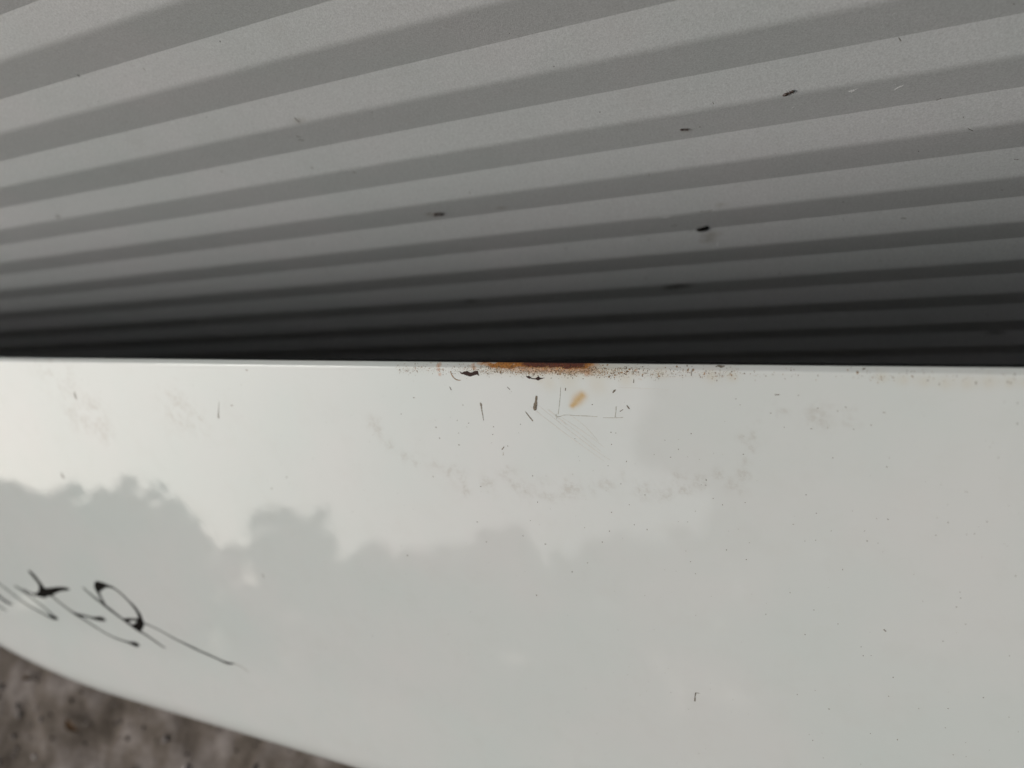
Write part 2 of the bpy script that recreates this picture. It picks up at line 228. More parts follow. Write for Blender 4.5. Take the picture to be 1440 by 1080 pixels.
def white_paint():
    m, nt, b = new_mat('white_paint')
    L = nt.links
    tc = N(nt, 'ShaderNodeTexCoord').outputs['Object']
    A = lambda nm: N(nt, 'ShaderNodeAttribute', attribute_name=nm).outputs['Fac']
    big = noise(nt, 14, 3, vec=tc)
    base = ramp(nt, big.outputs['Fac'], [(0.3, (0.628, 0.668, 0.648)), (0.7, (0.668, 0.674, 0.660))]).outputs[0]
    # faint film of grime
    gr = noise(nt, 60, 6, 0.65, vec=tc)
    gf = mathn(nt, 'MULTIPLY', ramp(nt, gr.outputs['Fac'], [(0.5, 0.0), (0.8, 1.0)]).outputs[0], 0.10)
    base = mix(nt, gf, base, (0.5, 0.47, 0.42))
    # cream coloured bleed, yellow rust wash
    c = A('cream')
    base = mix(nt, mathn(nt, 'MULTIPLY', c, 0.55), base, (0.56, 0.465, 0.30))
    y = A('yellow')
    yn = noise(nt, 500, 4, vec=tc)
    yf = mathn(nt, 'MULTIPLY', y, ramp(nt, yn.outputs['Fac'], [(0.2, 0.7), (0.75, 1.0)]).outputs[0], True)
    base = mix(nt, yf, base, (0.52, 0.31, 0.075))
    # smeared dirt
    d = A('dirt')
    dn1 = noise(nt, 420, 5, 0.7, vec=tc)
    df = mathn(nt, 'MULTIPLY', d, ramp(nt, dn1.outputs['Fac'], [(0.42, 0.12), (0.66, 1.0)]).outputs[0], True)
    base = mix(nt, mathn(nt, 'MULTIPLY', df, 0.42), base, (0.36, 0.315, 0.26))
    # rust
    r = A('rust')
    rn = noise(nt, 900, 5, 0.7, vec=tc)
    rsum = mathn(nt, 'ADD', r, mathn(nt, 'MULTIPLY', mathn(nt, 'SUBTRACT', rn.outputs['Fac'], 0.5), 0.9))
    rf = mathn(nt, 'MULTIPLY', ramp(nt, rsum, [(0.12, 0.0), (0.75, 1.0)]).outputs[0], sgn(nt, r), True)
    rc = noise(nt, 1400, 4, 0.6, vec=tc)
    rustc = ramp(nt, rc.outputs['Fac'], [(0.3, (0.24, 0.068, 0.010)), (0.5, (0.45, 0.165, 0.025)), (0.7, (0.56, 0.29, 0.07))]).outputs[0]
    base = mix(nt, rf, base, rustc)
    k = A('redrust')
    kn = noise(nt, 1100, 5, 0.7, vec=tc)
    ksum = mathn(nt, 'ADD', k, mathn(nt, 'MULTIPLY', mathn(nt, 'SUBTRACT', kn.outputs['Fac'], 0.5), 0.8))
    kf = mathn(nt, 'MULTIPLY', ramp(nt, ksum, [(0.25, 0.0), (0.5, 1.0)]).outputs[0], sgn(nt, k), True)
    redc = ramp(nt, rc.outputs['Fac'], [(0.32, (0.03, 0.008, 0.006)), (0.52, (0.11, 0.022, 0.009)), (0.72, (0.26, 0.06, 0.012))]).outputs[0]
    base = mix(nt, kf, base, redc)
    L.new(base, b.inputs['Base Color'])
    rough = mathn(nt, 'ADD', 0.035, mathn(nt, 'MULTIPLY', df, 0.3))
    allr = mathn(nt, 'MAXIMUM', rf, kf)
    rough = mathn(nt, 'ADD', rough, mathn(nt, 'MULTIPLY', allr, 0.6), True)
    L.new(rough, b.inputs['Roughness'])
    b.inputs['IOR'].default_value = 1.52
    # orange peel and corroded relief
    op = noise(nt, 55, 2, 0.4, vec=tc)
    bp = N(nt, 'ShaderNodeBump'); bp.inputs['Strength'].default_value = 0.018; bp.inputs['Distance'].default_value = 0.004
    L.new(op.outputs['Fac'], bp.inputs['Height'])
    bp2 = N(nt, 'ShaderNodeBump'); bp2.inputs['Distance'].default_value = 0.0004
    L.new(allr, bp2.inputs['Strength']); L.new(rn.outputs['Fac'], bp2.inputs['Height']); L.new(bp.outputs[0], bp2.inputs['Normal'])
    L.new(bp2.outputs[0], b.inputs['Normal'])
    return m

def sgn(nt, v):
    return mathn(nt, 'MULTIPLY', v, 6.0, True)

def smudges(nt, tc, base):
    """soft dirt patches at fixed spots on the wall"""
    sn = noise(nt, 420, 5, 0.7, vec=tc)
    for i, (x, z, r) in enumerate(WALL_SMUDGE):
        mp = N(nt, 'ShaderNodeMapping')
        mp.vector_type = 'POINT'
        mp.inputs['Location'].default_value = (-x / 1000 / (r * .0016), 0, -z / 1000 / (r * .0008))
        mp.inputs['Scale'].default_value = (1 / (r * .0016), 0, 1 / (r * .0008))
        nt.links.new(tc, mp.inputs['Vector'])
        ln = N(nt, 'ShaderNodeVectorMath', operation='LENGTH'); nt.links.new(mp.outputs[0], ln.inputs[0])
        dd = mathn(nt, 'ADD', ln.outputs['Value'], mathn(nt, 'MULTIPLY', mathn(nt, 'SUBTRACT', sn.outputs['Fac'], 0.5), 1.3))
        f = mathn(nt, 'MULTIPLY', ramp(nt, dd, [(0.1, 1.0), (0.9, 0.0)]).outputs[0], (0.85, 0.6, 0.8, 0.45, 0.4, 0.6, 0.35, 0.3, 0.35, 0.35, 0.3)[i])
        base = mix(nt, f, base, (0.05, 0.045, 0.04) if i in (0, 1, 2, 5) else (0.19, 0.16, 0.11))
    return base

def wall_paint():
    m, nt, b = new_mat('grey_coated_steel')
    L = nt.links
    tc = N(nt, 'ShaderNodeTexCoord').outputs['Object']
    big = noise(nt, 9, 4, 0.6, vec=tc)
    base = ramp(nt, big.outputs['Fac'], [(0.3, (0.525, 0.555, 0.548)), (0.7, (0.575, 0.575, 0.578))]).outputs[0]
    fine = noise(nt, 1300, 3, 0.65, vec=tc)
    base = mix(nt, 1.0, base, ramp(nt, fine.outputs['Fac'], [(0.3, 0.82), (0.72, 1.13)]).outputs[0], 'MULTIPLY')
    st = noise(nt, 38, 6, 0.7, vec=tc)
    sf = mathn(nt, 'MULTIPLY', ramp(nt, st.outputs['Fac'], [(0.55, 0.0), (0.8, 1.0)]).outputs[0], 0.22)
    base = mix(nt, sf, base, (0.38, 0.37, 0.35))
    base = smudges(nt, tc, base)
    L.new(base, b.inputs['Base Color'])
    b.inputs['Metallic'].default_value = 0.15
    b.inputs['Roughness'].default_value = 0.52
    bm_ = noise(nt, 1900, 3, 0.6, vec=tc)
    bp = N(nt, 'ShaderNodeBump'); bp.inputs['Strength'].default_value = 0.25; bp.inputs['Distance'].default_value = 0.0005
    L.new(bm_.outputs['Fac'], bp.inputs['Height'])
    L.new(bp.outputs[0], b.inputs['Normal'])
    return m

def ground_mat():
    m, nt, b = new_mat('earth')
    L = nt.links
    tc = N(nt, 'ShaderNodeTexCoord').outputs['Object']
    n1 = noise(nt, 20, 6, 0.55, vec=tc)
    c = ramp(nt, n1.outputs['Fac'], [(0.32, (0.055, 0.040, 0.031)), (0.48, (0.155, 0.126, 0.108)), (0.68, (0.34, 0.30, 0.285))]).outputs[0]
    n2 = noise(nt, 0.6, 4, vec=tc)
    c = mix(nt, mathn(nt, 'MULTIPLY', n2.outputs['Fac'], 0.4), c, (0.12, 0.11, 0.085))
    L.new(c, b.inputs['Base Color'])
    b.inputs['Roughness'].default_value = 0.9
    b.inputs['Specular IOR Level'].default_value = 0.2
    bp = N(nt, 'ShaderNodeBump'); bp.inputs['Strength'].default_value = 0.8; bp.inputs['Distance'].default_value = 0.01
    L.new(n1.outputs['Fac'], bp.inputs['Height']); L.new(bp.outputs[0], b.inputs['Normal'])
    return m

def tint_mat(name, rough=0.85, trans=0.0):
    m, nt, b = new_mat(name)
    a = N(nt, 'ShaderNodeAttribute', attribute_name='tint')
    tc = N(nt, 'ShaderNodeTexCoord').outputs['Object']
    n_ = noise(nt, 180, 4, vec=tc)
    c = mix(nt, 1.0, a.outputs['Color'], ramp(nt, n_.outputs['Fac'], [(0.3, 0.65), (0.7, 1.2)]).outputs[0], 'MULTIPLY')
    nt.links.new(c, b.inputs['Base Color'])
    b.inputs['Roughness'].default_value = rough
    b.inputs['Specular IOR Level'].default_value = 0.25
    return m

M = dict(
    paint=white_paint(), wall=wall_paint(), earth=ground_mat(),
    primer=plain('dark_primer', (0.022, 0.022, 0.023), 0.8, 0.2, 200, spec=0.2),
    ink=plain('marker_ink', (0.007, 0.006, 0.0045), 0.95, 0.5, 700, spec=0.08),
    ink_faint=plain('marker_ink_worn', (0.30, 0.29, 0.26), 0.5, 0.3, 900),
    chip=plain('rust_chip', (0.030, 0.011, 0.008), 0.85, 0.6, 1500),
    speck=plain('dark_speck', (0.14, 0.115, 0.085), 0.8, 0.5, 1500),
    speck_n=plain('mottled_chip', (0.17, 0.14, 0.105), 0.85, 0.8, 1800),
    speck_m=plain('grey_brown_mark', (0.24, 0.21, 0.17), 0.8, 0.35, 1500),
    speck_r=plain('rust_dark_speck', (0.13, 0.085, 0.05), 0.85, 0.5, 1500),
    speck_b=plain('brown_speck', (0.27, 0.165, 0.075), 0.85, 0.5, 1500),
    speck_g=plain('grey_speck', (0.30, 0.28, 0.25), 0.8, 0.3, 1500),
    speck_l=plain('pale_scratch', (0.42, 0.40, 0.35), 0.7, 0.4, 1500),
    scuff=plain('beige_scuff', (0.615, 0.60, 0.56), 0.6, 0.1, 1500),
    white=plain('bare_scratch', (0.85, 0.85, 0.84), 0.5, 0.2, 1500),
    bug=plain('insect_shell', (0.035, 0.018, 0.012), 0.35, 0.5, 2500),
    lump=plain('dark_resin', (0.008, 0.007, 0.006), 0.12, 0.3, 2500),
    smear=plain('brown_smear', (0.115, 0.105, 0.085), 0.75, 0.3, 900),
    smear_d=plain('black_smear', (0.03, 0.028, 0.026), 0.75, 0.4, 900),
    shade_overhang=plain('shade_overhang_brown', (0.10, 0.085, 0.07), 0.85, 0.3, 12),
    stone=tint_mat('stone'), leaf_litter=tint_mat('dry_leaf', 0.8),
    leaf=tint_mat('tree_leaf', 0.6), bark=plain('bark', (0.075, 0.055, 0.04), 0.9, 0.4, 8),
)

# ------------------------------------------------------------------ ground
gx = np.concatenate([-np.geomspace(300, 1.25, 26), np.linspace(-1.2, 0.7, 200), np.geomspace(0.75, 300, 26)])
gy = np.concatenate([-np.geomspace(300, 0.95, 26), np.linspace(-0.9, 0.15, 120), np.geomspace(0.2, 60, 10)])
GX, GY = np.meshgrid(gx, gy, indexing='ij')
near = np.exp(-np.clip(np.hypot(GX + .3, GY + .3) - 0.8, 0, None) * 3)
GZ = (fbm(GX * 14 + 40, GY * 14 + 40, 5) - 0.5) * 0.02 * near - 0.006
nx, ny = len(gx), len(gy)
idx = np.arange(nx * ny).reshape(nx, ny)
quads = np.stack([idx[:-1, :-1], idx[1:, :-1], idx[1:, 1:], idx[:-1, 1:]], -1).reshape(-1, 4)
tag(mesh_object('ground', np.stack([GX, GY, GZ], -1).reshape(-1, 3), quads, M['earth'], smooth=True), 'bare brown earth with grit below the white panel', 'ground', kind='structure')

def ground_z(x, y):
    return (fbm(np.asarray(x) * 14 + 40, np.asarray(y) * 14 + 40, 5) - 0.5) * 0.02 - 0.006

# ------------------------------------------------------------------ ribbed wall: one folded rib after the other
WX0, WX1 = -2.6, 1.5
DEPTH = 0.0032
def rib_y(frac):
    """outward offset (towards -y) for a fraction 0..1 down one rib: valley, crest, valley"""
    c = 0.45
    t = np.where(frac < c, frac / c, (1 - frac) / (1 - c))
    soft = 0.10
    t = np.where(t > 1 - soft, 1 - soft / 2 - (1 - t) ** 2 / (2 * soft), t)
    return -DEPTH * t
def wall_y(x, z):
    fr = (VALLEY_Z - z) / PITCH
    return rib_y(fr - np.floor(fr)) + wavy(x, z)
def wavy(x, z):
    return (fbm(np.asarray(x) * 2.3 + 9, np.asarray(z) * 5 + 3, 3) - 0.5) * 0.0016

wall = empty('ribbed_wall', (0, 0, 0))
tag(wall, 'grey coated steel wall of narrow horizontal ribs behind the white panel', 'wall')
fr = np.unique(np.concatenate([np.linspace(0, 0.37, 4), np.linspace(0.39, 0.53, 9), np.linspace(0.55, 1, 4)]))
xs = np.concatenate([np.linspace(WX0, -1.1, 12), np.linspace(-1.0, 0.5, 60), np.linspace(0.6, WX1, 8)])
XS_FINE = xs
FR_FINE = fr
for k in range(-63, 11):
    far = k < -14                      # high above the picture: fewer cuts
    xs = np.linspace(WX0, WX1, 4) if far else XS_FINE
    fr = FR_FINE
    ztop = VALLEY_Z - (k - 1) * PITCH
    zz = ztop - fr * PITCH
    X, Z = np.meshgrid(xs, zz, indexing='ij')
    F = np.broadcast_to(fr, X.shape)
    Y = rib_y(F) + wavy(X, Z)
    n_, q_ = X.shape
    front = np.stack([X, Y, Z], -1).reshape(-1, 3)
    back = []
    for i in range(n_):
        back += [(xs[i], 0.004, zz[0]), (xs[i], 0.004, zz[-1])]
    off = len(front)
    faces = []
    for i in range(n_ - 1):
        for j in range(q_ - 1):
            a_ = i * q_ + j
            faces.append((a_, a_ + 1, a_ + q_ + 1, a_ + q_))
        b0, b1 = off + 2 * i, off + 2 * i + 2
        faces.append((b0, b1, b1 + 1, b0 + 1))
        faces.append((i * q_, (i + 1) * q_, b1, b0))
        faces.append(((i + 1) * q_ + q_ - 1, i * q_ + q_ - 1, b0 + 1, b1 + 1))
    for i, fl in ((0, 1), (n_ - 1, -1)):
        ring = [i * q_ + j for j in range(q_)] + [off + 2 * i + 1, off + 2 * i]
        faces.append(tuple(ring[::fl]))
    o = mesh_object('rib', np.concatenate([front, np.array(back)]), faces, M['wall'], wall)
    sm = np.ones(len(o.data.polygons), dtype=bool)
    sm[-2:] = False
    o.data.polygons.foreach_set('use_smooth', sm)
    # keep valley and back edges crisp
    bmx = bmesh.new(); bmx.from_mesh(o.data)
    for e in bmx.edges:
        if len(e.link_faces) == 2 and e.calc_face_angle(0) > R(40): e.smooth = False
    bmx.to_mesh(o.data); bmx.free()

# unseen overhang, added to keep the overhead light out of the gap
EZ = VALLEY_Z + 64 * PITCH
V = [(x_, y_, z_) for x_ in (WX0 - .3, WX1 + .3) for y_, z_ in ((0.006, EZ), (0.006, EZ + .16), (-0.8, EZ + .09), (-0.8, EZ))]
mesh_object('added_shade_overhang', V, [(0, 1, 2, 3), (7, 6, 5, 4), (0, 4, 5, 1), (1, 5, 6, 2), (2, 6, 7, 3), (3, 7, 4, 0)], M['shade_overhang'], wall)

def stamp(pos_fn, pts, closed_poly=False, wmul=1.0, lift=0.00006, name='mark', mat=None, parent=None, wob=0.12, seed=0):
    """a thin raised ribbon along pts (mm, mm, width mm) or a filled polygon, lying on a surface"""
    rg = np.random.default_rng(seed + 11)
    if closed_poly:
        P = np.array(pts)[:, :2]
        n0 = len(P); sub = []
        for i in range(n0):
            a_, b_ = P[i], P[(i + 1) % n0]
            for t in (0, .34, .67):
                q = a_ + (b_ - a_) * t
                sub.append(q + rg.normal(0, .04, 2) * (t > 0))
        P = np.array(sub); n0 = len(P)
        top = [pos_fn(u, w, lift) for u, w in P]; bot = [pos_fn(u, w, -0.0001) for u, w in P]
        faces = [tuple(range(n0))] + [(i, n0 + i, n0 + (i + 1) % n0, (i + 1) % n0) for i in range(n0)]
        o = mesh_object(name, np.array(top + bot), faces, mat, parent)
        bmx = bmesh.new(); bmx.from_mesh(o.data); bmesh.ops.recalc_face_normals(bmx, faces=bmx.faces); bmesh.ops.triangulate(bmx, faces=[f for f in bmx.faces if len(f.verts) > 4]); bmx.to_mesh(o.data); bmx.free()
        return o
    V, Fc = ribbon(pos_fn, pts, wmul, lift, wob, rg)
    return mesh_object(name, V, Fc, mat, parent)

def ribbon(pos_fn, pts, wmul, lift, wob, rg):
    P = np.array(pts, dtype=float)
    Q = np.vstack([2 * P[0] - P[1], P, 2 * P[-1] - P[-2]])
    out = []
    for i in range(1, len(Q) - 2):
        for t in np.linspace(0, 1, 6, endpoint=False):
            a_, b_, c_, d_ = Q[i - 1], Q[i], Q[i + 1], Q[i + 2]
            out.append(0.5 * ((2 * b_) + (-a_ + c_) * t + (2 * a_ - 5 * b_ + 4 * c_ - d_) * t * t + (-a_ + 3 * b_ - 3 * c_ + d_) * t ** 3))
    out.append(P[-1]); out = np.array(out)
    tg = np.gradient(out[:, :2], axis=0); tg /= np.linalg.norm(tg, axis=1)[:, None] + 1e-9
    nr = np.stack([-tg[:, 1], tg[:, 0]], 1)
    hw = np.maximum(out[:, 2], P[:, 2].min() * .5) * wmul * 0.5
    hw = hw * (1 + rg.normal(0, wob, len(hw)))
    e0, e1 = out[0, :2] - tg[0] * hw[0] * .8, out[-1, :2] + tg[-1] * hw[-1] * .8
    V, Fc = [], []
    for (u, w), n2, h2 in zip(out[:, :2], nr, hw):
        V += [pos_fn(u + n2[0] * h2, w + n2[1] * h2, -.00005), pos_fn(u + n2[0] * h2 * .8, w + n2[1] * h2 * .8, lift), pos_fn(u - n2[0] * h2 * .8, w - n2[1] * h2 * .8, lift), pos_fn(u - n2[0] * h2, w - n2[1] * h2, -.00005)]
    m_ = len(out)
    for i in range(m_ - 1):
        for j in range(3):
            Fc.append((4 * i + j, 4 * i + j + 1, 4 * i + 5 + j, 4 * i + 4 + j))
    V += [pos_fn(*e0, 0), pos_fn(*e1, 0)]
    for j in range(3):
        Fc.append((4 * m_, j + 1, j)); Fc.append((4 * m_ + 1, 4 * (m_ - 1) + j, 4 * (m_ - 1) + j + 1))
    return np.array(V), Fc

def flakes(pos_fn, items, lift=0.00008):
    """many small irregular flakes (u, w, r in mm) as one mesh"""
    V, Fc = [], []
    for u, w, r in items:
        n0 = int(rng.integers(6, 9)); a0 = rng.uniform(0, 6.3)
        el = rng.uniform(0.6, 1.4)
        base = len(V)
        ring = []
        for i in range(n0):
            a_ = a0 + i * 2 * math.pi / n0
            rr = r * rng.uniform(.6, 1.25)
            ring.append((math.cos(a_) * rr * el, math.sin(a_) * rr / el))
        V.append(pos_fn(u, w, lift))
        for x_, y_ in ring: V.append(pos_fn(u + x_ * .75, w + y_ * .75, lift * .8))
        for x_, y_ in ring: V.append(pos_fn(u + x_, w + y_, -0.00004))
        for i in range(n0):
            j = (i + 1) % n0
            Fc.append((base, base + 1 + i, base + 1 + j))
            Fc.append((base + 1 + i, base + 1 + n0 + i, base + 1 + n0 + j)); Fc.append((base + 1 + i, base + 1 + n0 + j, base + 1 + j))
    return np.array(V), Fc

def wall_pos(xm, zm, lift):
    x, z = xm / 1000, zm / 1000
    return (x, float(wall_y(x, z)) - lift, z)

# marks on the wall
def join_ribbons(name, lists, fn, mat, parent, wmul=1.0, lift=0.00006, wob=.15):
    V, Fc, o = [], [], 0
    for l in lists:
        v_, f_ = ribbon(fn, l, wmul, lift, wob, rng)
        V.append(v_); Fc += [tuple(i + o for i in f) for f in f_]; o += len(v_)
    return mesh_object(name, np.concatenate(V), Fc, mat, parent)
for l in WALL_DARK: join_ribbons('dark_fleck', [l], wall_pos, M['smear'] , wall, 0.8, wob=.3)
for l in WALL_WHITE: join_ribbons('bare_scratch', [l], wall_pos, M['white'], wall, 0.95, wob=.3)
v_, f_ = flakes(wall_pos, WALL_DOTS); tag(mesh_object('dirt_dots', v_, f_, M['smear_d'], wall), kind='stuff')
it = [(rng.uniform(-700, 330), rng.uniform(80, 420), abs(rng.normal(0, .16)) + .09) for _ in range(260)]
v_, f_ = flakes(wall_pos, it); tag(mesh_object('grit', v_, f_, M['smear'], wall), kind='stuff')
def ellipsoids(parts, segs=10):
    bmx = bmesh.new()
    for c, rad, rz in parts:
        mt = Matrix.Translation(c) @ Matrix.Rotation(rz, 4, 'Y') @ Matrix.Diagonal((*rad, 1))
        bmesh.ops.create_icosphere(bmx, subdivisions=2, radius=1, matrix=mt)
    return bmx

def insect(pos, size, ang, label, legs=True):
    """a small dead ant-like insect clinging to the wall: head, thorax, abdomen, legs"""
    x, z, _ = pos; x /= 1000; z /= 1000
    root = empty('insect', (x, float(wall_y(x, z)), z)); root.rotation_euler = (0, ang, 0)
    tag(root, label, 'insect')
    s = size
    for nm, c, r_ in (('abdomen', (-.30 * s, -.11 * s, 0), (.26 * s, .13 * s, .14 * s)), ('thorax', (.08 * s, -.11 * s, .01 * s), (.16 * s, .10 * s, .10 * s)), ('head', (.32 * s, -.12 * s, .03 * s), (.12 * s, .10 * s, .11 * s))):
        bmx = ellipsoids([((c[0], c[1], c[2]), r_, 0)])
        me = bpy.data.meshes.new(nm); bmx.to_mesh(me); bmx.free(); me.materials.append(M['bug'])
        for p_ in me.polygons: p_.use_smooth = True
        o = bpy.data.objects.new(nm, me); coll.objects.link(o); o.parent = root
    if legs:
        for i, (lx, sg) in enumerate([(q, g) for q in (0, .1, .2) for g in (-1, 1)]):
            p0 = Vector((lx * s, -.10 * s, 0)); p1 = Vector(((lx * 1.4 - .02) * s, -.14 * s, sg * .16 * s)); p2 = Vector(((lx * 2.2 - .12) * s, .004 * s, sg * .30 * s))
            V, Fc = [], []
            for q, (pp, rr) in enumerate(((p0, .018), (p1, .014), (p2, .008))):
                for a_ in (0, 2.1, 4.2): V.append((pp.x + math.cos(a_) * rr * s, pp.y + math.sin(a_) * rr * s, pp.z))
            for q in range(2):
                for j in range(3): Fc.append((q * 3 + j, q * 3 + (j + 1) % 3, q * 3 + 3 + (j + 1) % 3, q * 3 + 3 + j))
            mesh_object('leg', V, Fc, M['bug'], root)
c = WALL_INSECT[0]
insect(c, c[2] / 1000 * 2.1, R(-20), 'larger dark red insect stuck on a light rib near white scratches')
for c, a_, lb in zip(WALL_TINY, (R(15), R(5)), ('tiny dark insect stuck on a shaded rib above the black droplet', 'tiny brown insect on a shaded rib above the rusty chipped edge')):
    insect(c, c[2] / 1000 * 1.9, a_, lb)
cx, cz, cr = WALL_LUMP[0]
bmx = ellipsoids([((0, -.0003, 0), (cr / 1000 * .85, .0011, cr / 1000 * .55), 0), ((cr / 1000 * .5, -.0003, cr / 1000 * .25), (cr / 1000 * .5, .0009, cr / 1000 * .4), 0)])
me = bpy.data.meshes.new('droplet'); bmx.to_mesh(me); bmx.free(); me.materials.append(M['lump'])
for p_ in me.polygons: p_.use_smooth = True
o = bpy.data.objects.new('droplet', me); coll.objects.link(o)
o.location = (cx / 1000, float(wall_y(cx / 1000, cz / 1000)), cz / 1000); o.rotation_euler = (0, R(-12), 0)
tag(o, 'shiny black droplet with a brown stain stuck on the ribbed wall', 'droplet')

# ------------------------------------------------------------------ white panel
LEN, ROLL = 0.280, 0.034
RB, FACET, T1, T2 = 0.0010, 0.0017, R(56), R(112)     # hem: bend, narrow facet, bend, then down the back
HEM = RB * math.sin(T1) + FACET * math.cos(T1) + RB * (1 - math.sin(T1))   # height of the hem above the face
ARC = RB * T2 + FACET
def bottom_len(u):
    return LEN - np.minimum(1.1 * np.clip(-0.37 - u, 0, 0.30) ** 2, 0.06)
def profile(s, L):
    """s: distance down the face from where the hem starts (negative on the hem); returns (down, out, ndown, nout)"""
    s = np.asarray(s, dtype=float); L = np.broadcast_to(L, s.shape)
    q = np.clip(-s, 0, None)
    q1 = np.clip(q, 0, RB * T1); q2 = np.clip(q - RB * T1, 0, FACET); q3 = np.clip(q - RB * T1 - FACET, 0, RB * (T2 - T1)); q4 = np.clip(q - ARC, 0, None)
    th = q1 / RB + q3 / RB
    d = HEM + np.clip(s, 0, None) - RB * np.sin(q1 / RB) - q2 * math.cos(T1) - RB * (np.sin(T1 + q3 / RB) - math.sin(T1)) - q4 * math.cos(T2)
    o = -RB * (1 - np.cos(q1 / RB)) - q2 * math.sin(T1) - RB * (math.cos(T1) - np.cos(T1 + q3 / RB)) - q4 * math.sin(T2)
    nd, no = -np.sin(th), np.cos(th)
    flat = L - ROLL - HEM
    t2 = np.clip((s - flat) / ROLL, 0, R(125))
    low = s > flat
    d = np.where(low, flat + HEM + ROLL * np.sin(t2), d); o = np.where(low, -ROLL + ROLL * np.cos(t2), o)
    nd = np.where(low, np.sin(t2), nd); no = np.where(low, np.cos(t2), no)
    p2 = np.clip(s - flat - ROLL * R(125), 0, None)
    d = d + np.where(low, p2 * math.cos(R(125)), 0); o = o - np.where(low, p2 * math.sin(R(125)), 0)
    return d, o, nd, no
def panel_xyz(u, s, lift=0.0):
    u = np.asarray(u, dtype=float)
    d, o, nd, no = profile(s, bottom_len(u))
    wv = (fbm(u * 5 + 3, d * 6 + 8, 2) - 0.5) * 0.0007 * np.clip(d / 0.03, 0, 1)
    P = EDGE + u[..., None] * ALONG + (d + nd * lift)[..., None] * DOWN + (o + wv + no * lift)[..., None] * OUT
    return P
def face_s(wmm):
    """mm below the silhouette of the top edge -> s"""
    w = wmm / 1000; H = 0.0022
    return w - H if w > H else -(H - w) / H * (ARC - RB * .35)
def panel_pos(um, wm, lift):
    return tuple(panel_xyz(np.array(um / 1000), np.array(face_s(wm)), lift))

PU0, PU1 = -1.15, 0.5
us = np.concatenate([np.linspace(PU0, -0.5, 60), np.linspace(-0.498, -0.42, 50), np.linspace(-0.4185, -0.12, 240), np.linspace(-0.1193, 0.13, 340), np.linspace(0.131, PU1, 200)])
flat_s = LEN - ROLL - HEM
# below the flat the row runs round the roll, whatever the panel's local length
ts = np.concatenate([np.linspace(-ARC - .012, -ARC, 6), np.linspace(-ARC, -RB * T1 - FACET, 6)[1:], np.linspace(-RB * T1 - FACET, -RB * T1, 9)[1:], np.linspace(-RB * T1, 0, 7)[1:], np.linspace(0, 0.030, 76)[1:], np.linspace(0.030, flat_s, 170)[1:]])
tail = np.concatenate([np.linspace(0, ROLL * R(125), 22)[1:], ROLL * R(125) + np.linspace(0, .035, 6)[1:]])
Us = np.repeat(us[:, None], len(ts) + len(tail), 1)
flat_u = (bottom_len(us) - ROLL - HEM)[:, None]
main = np.where(ts[None] > 0.030, 0.030 + (ts[None] - 0.030) * (flat_u - 0.030) / (flat_s - 0.030), ts[None])
Ss = np.concatenate([main, flat_u + tail[None]], 1)
P = panel_xyz(Us, Ss).reshape(-1, 3)
nx, ny = Us.shape
idx = np.arange(nx * ny).reshape(nx, ny)
quads = np.stack([idx[:-1, :-1], idx[:-1, 1:], idx[1:, 1:], idx[1:, :-1]], -1).reshape(-1, 4)

panel = empty('painted_panel', (0, float(EDGE[1]) - .03, 0))
tag(panel, 'glossy white painted metal panel with rusty chipped top edge and black marker writing', 'panel')
def under(o):
    o.parent = panel
    o.matrix_parent_inverse = Matrix.Translation(panel.location).inverted()
    return o
face = under(mesh_object('front_sheet', P, quads, M['paint'], smooth=True))
um, wm = Us.ravel() * 1000, np.where(Ss.ravel() > 0, Ss.ravel() + .0022, .0022 * (1 + Ss.ravel() / (ARC - RB * .35))) * 1000

def blobs(items, pw=1.0, ragged=0.0, fs=.25):
    a_ = np.zeros_like(um)
    wob = (fbm(um * fs + 31, wm * fs + 7, 3) - .5)
    for u, w, r in items:
        near_ = (np.abs(um - u) < r * 3) & (np.abs(wm - w) < r * 3)
        dd = np.hypot(um[near_] - u, wm[near_] - w) / r + wob[near_] * ragged
        a_[near_] = np.maximum(a_[near_], sstep(1.5, 0.2, dd)) if pw == 1 else np.maximum(a_[near_], np.exp(-np.clip(dd, 0, None) ** 2 * pw))
    return a_
E_ = np.array(EDGE_U)
eo = np.interp(um, E_[:, 0], E_[:, 1], 0, 0); er = np.interp(um, E_[:, 0], E_[:, 2], 0, 0)
jag = fbm(um * .35 + 3, wm * 0 + 1, 4) - .5
hemmask = lambda reach: sstep(reach + .7, reach - .5, wm + jag * 1.6)
rust = np.maximum(eo * sstep(.15, .5, fbm(um * .45 + 9, wm * .6, 4) + .25 * er) * hemmask(1.0 + .6 * eo), 0.55 * blobs(RUSTSTAIN, 2, .8))
band = np.interp(um, [q[0] for q in BAND_U], [q[1] for q in BAND_U], 0, 0)
rust = np.maximum(rust, .55 * band ** 3 * eo ** .5 * np.exp(-((wm - 1.9) / 1.7) ** 2))
attr(face, 'rust', rust)
attr(face, 'redrust', er * hemmask(1.3))
attr(face, 'yellow', np.clip(1.0 * blobs(YELLOW, 1.3, .5), 0, 1))
attr(face, 'cream', np.clip(.42 * blobs(CREAM, 1.3, .3, .1) + .85 * band ** 1.5 * np.exp(-((wm - 2.2) / 2.4) ** 2), 0, 1))
dirt = blobs(DIRT, 1.2, 1.0, .3) * sstep(.30, .62, fbm(um * .22, wm * .22 + 50, 4)) * 1.1
dirt = np.maximum(dirt, .25 * band * np.exp(-((wm - 2.6) / 1.4) ** 2))
attr(face, 'dirt', np.clip(dirt, 0, 1))

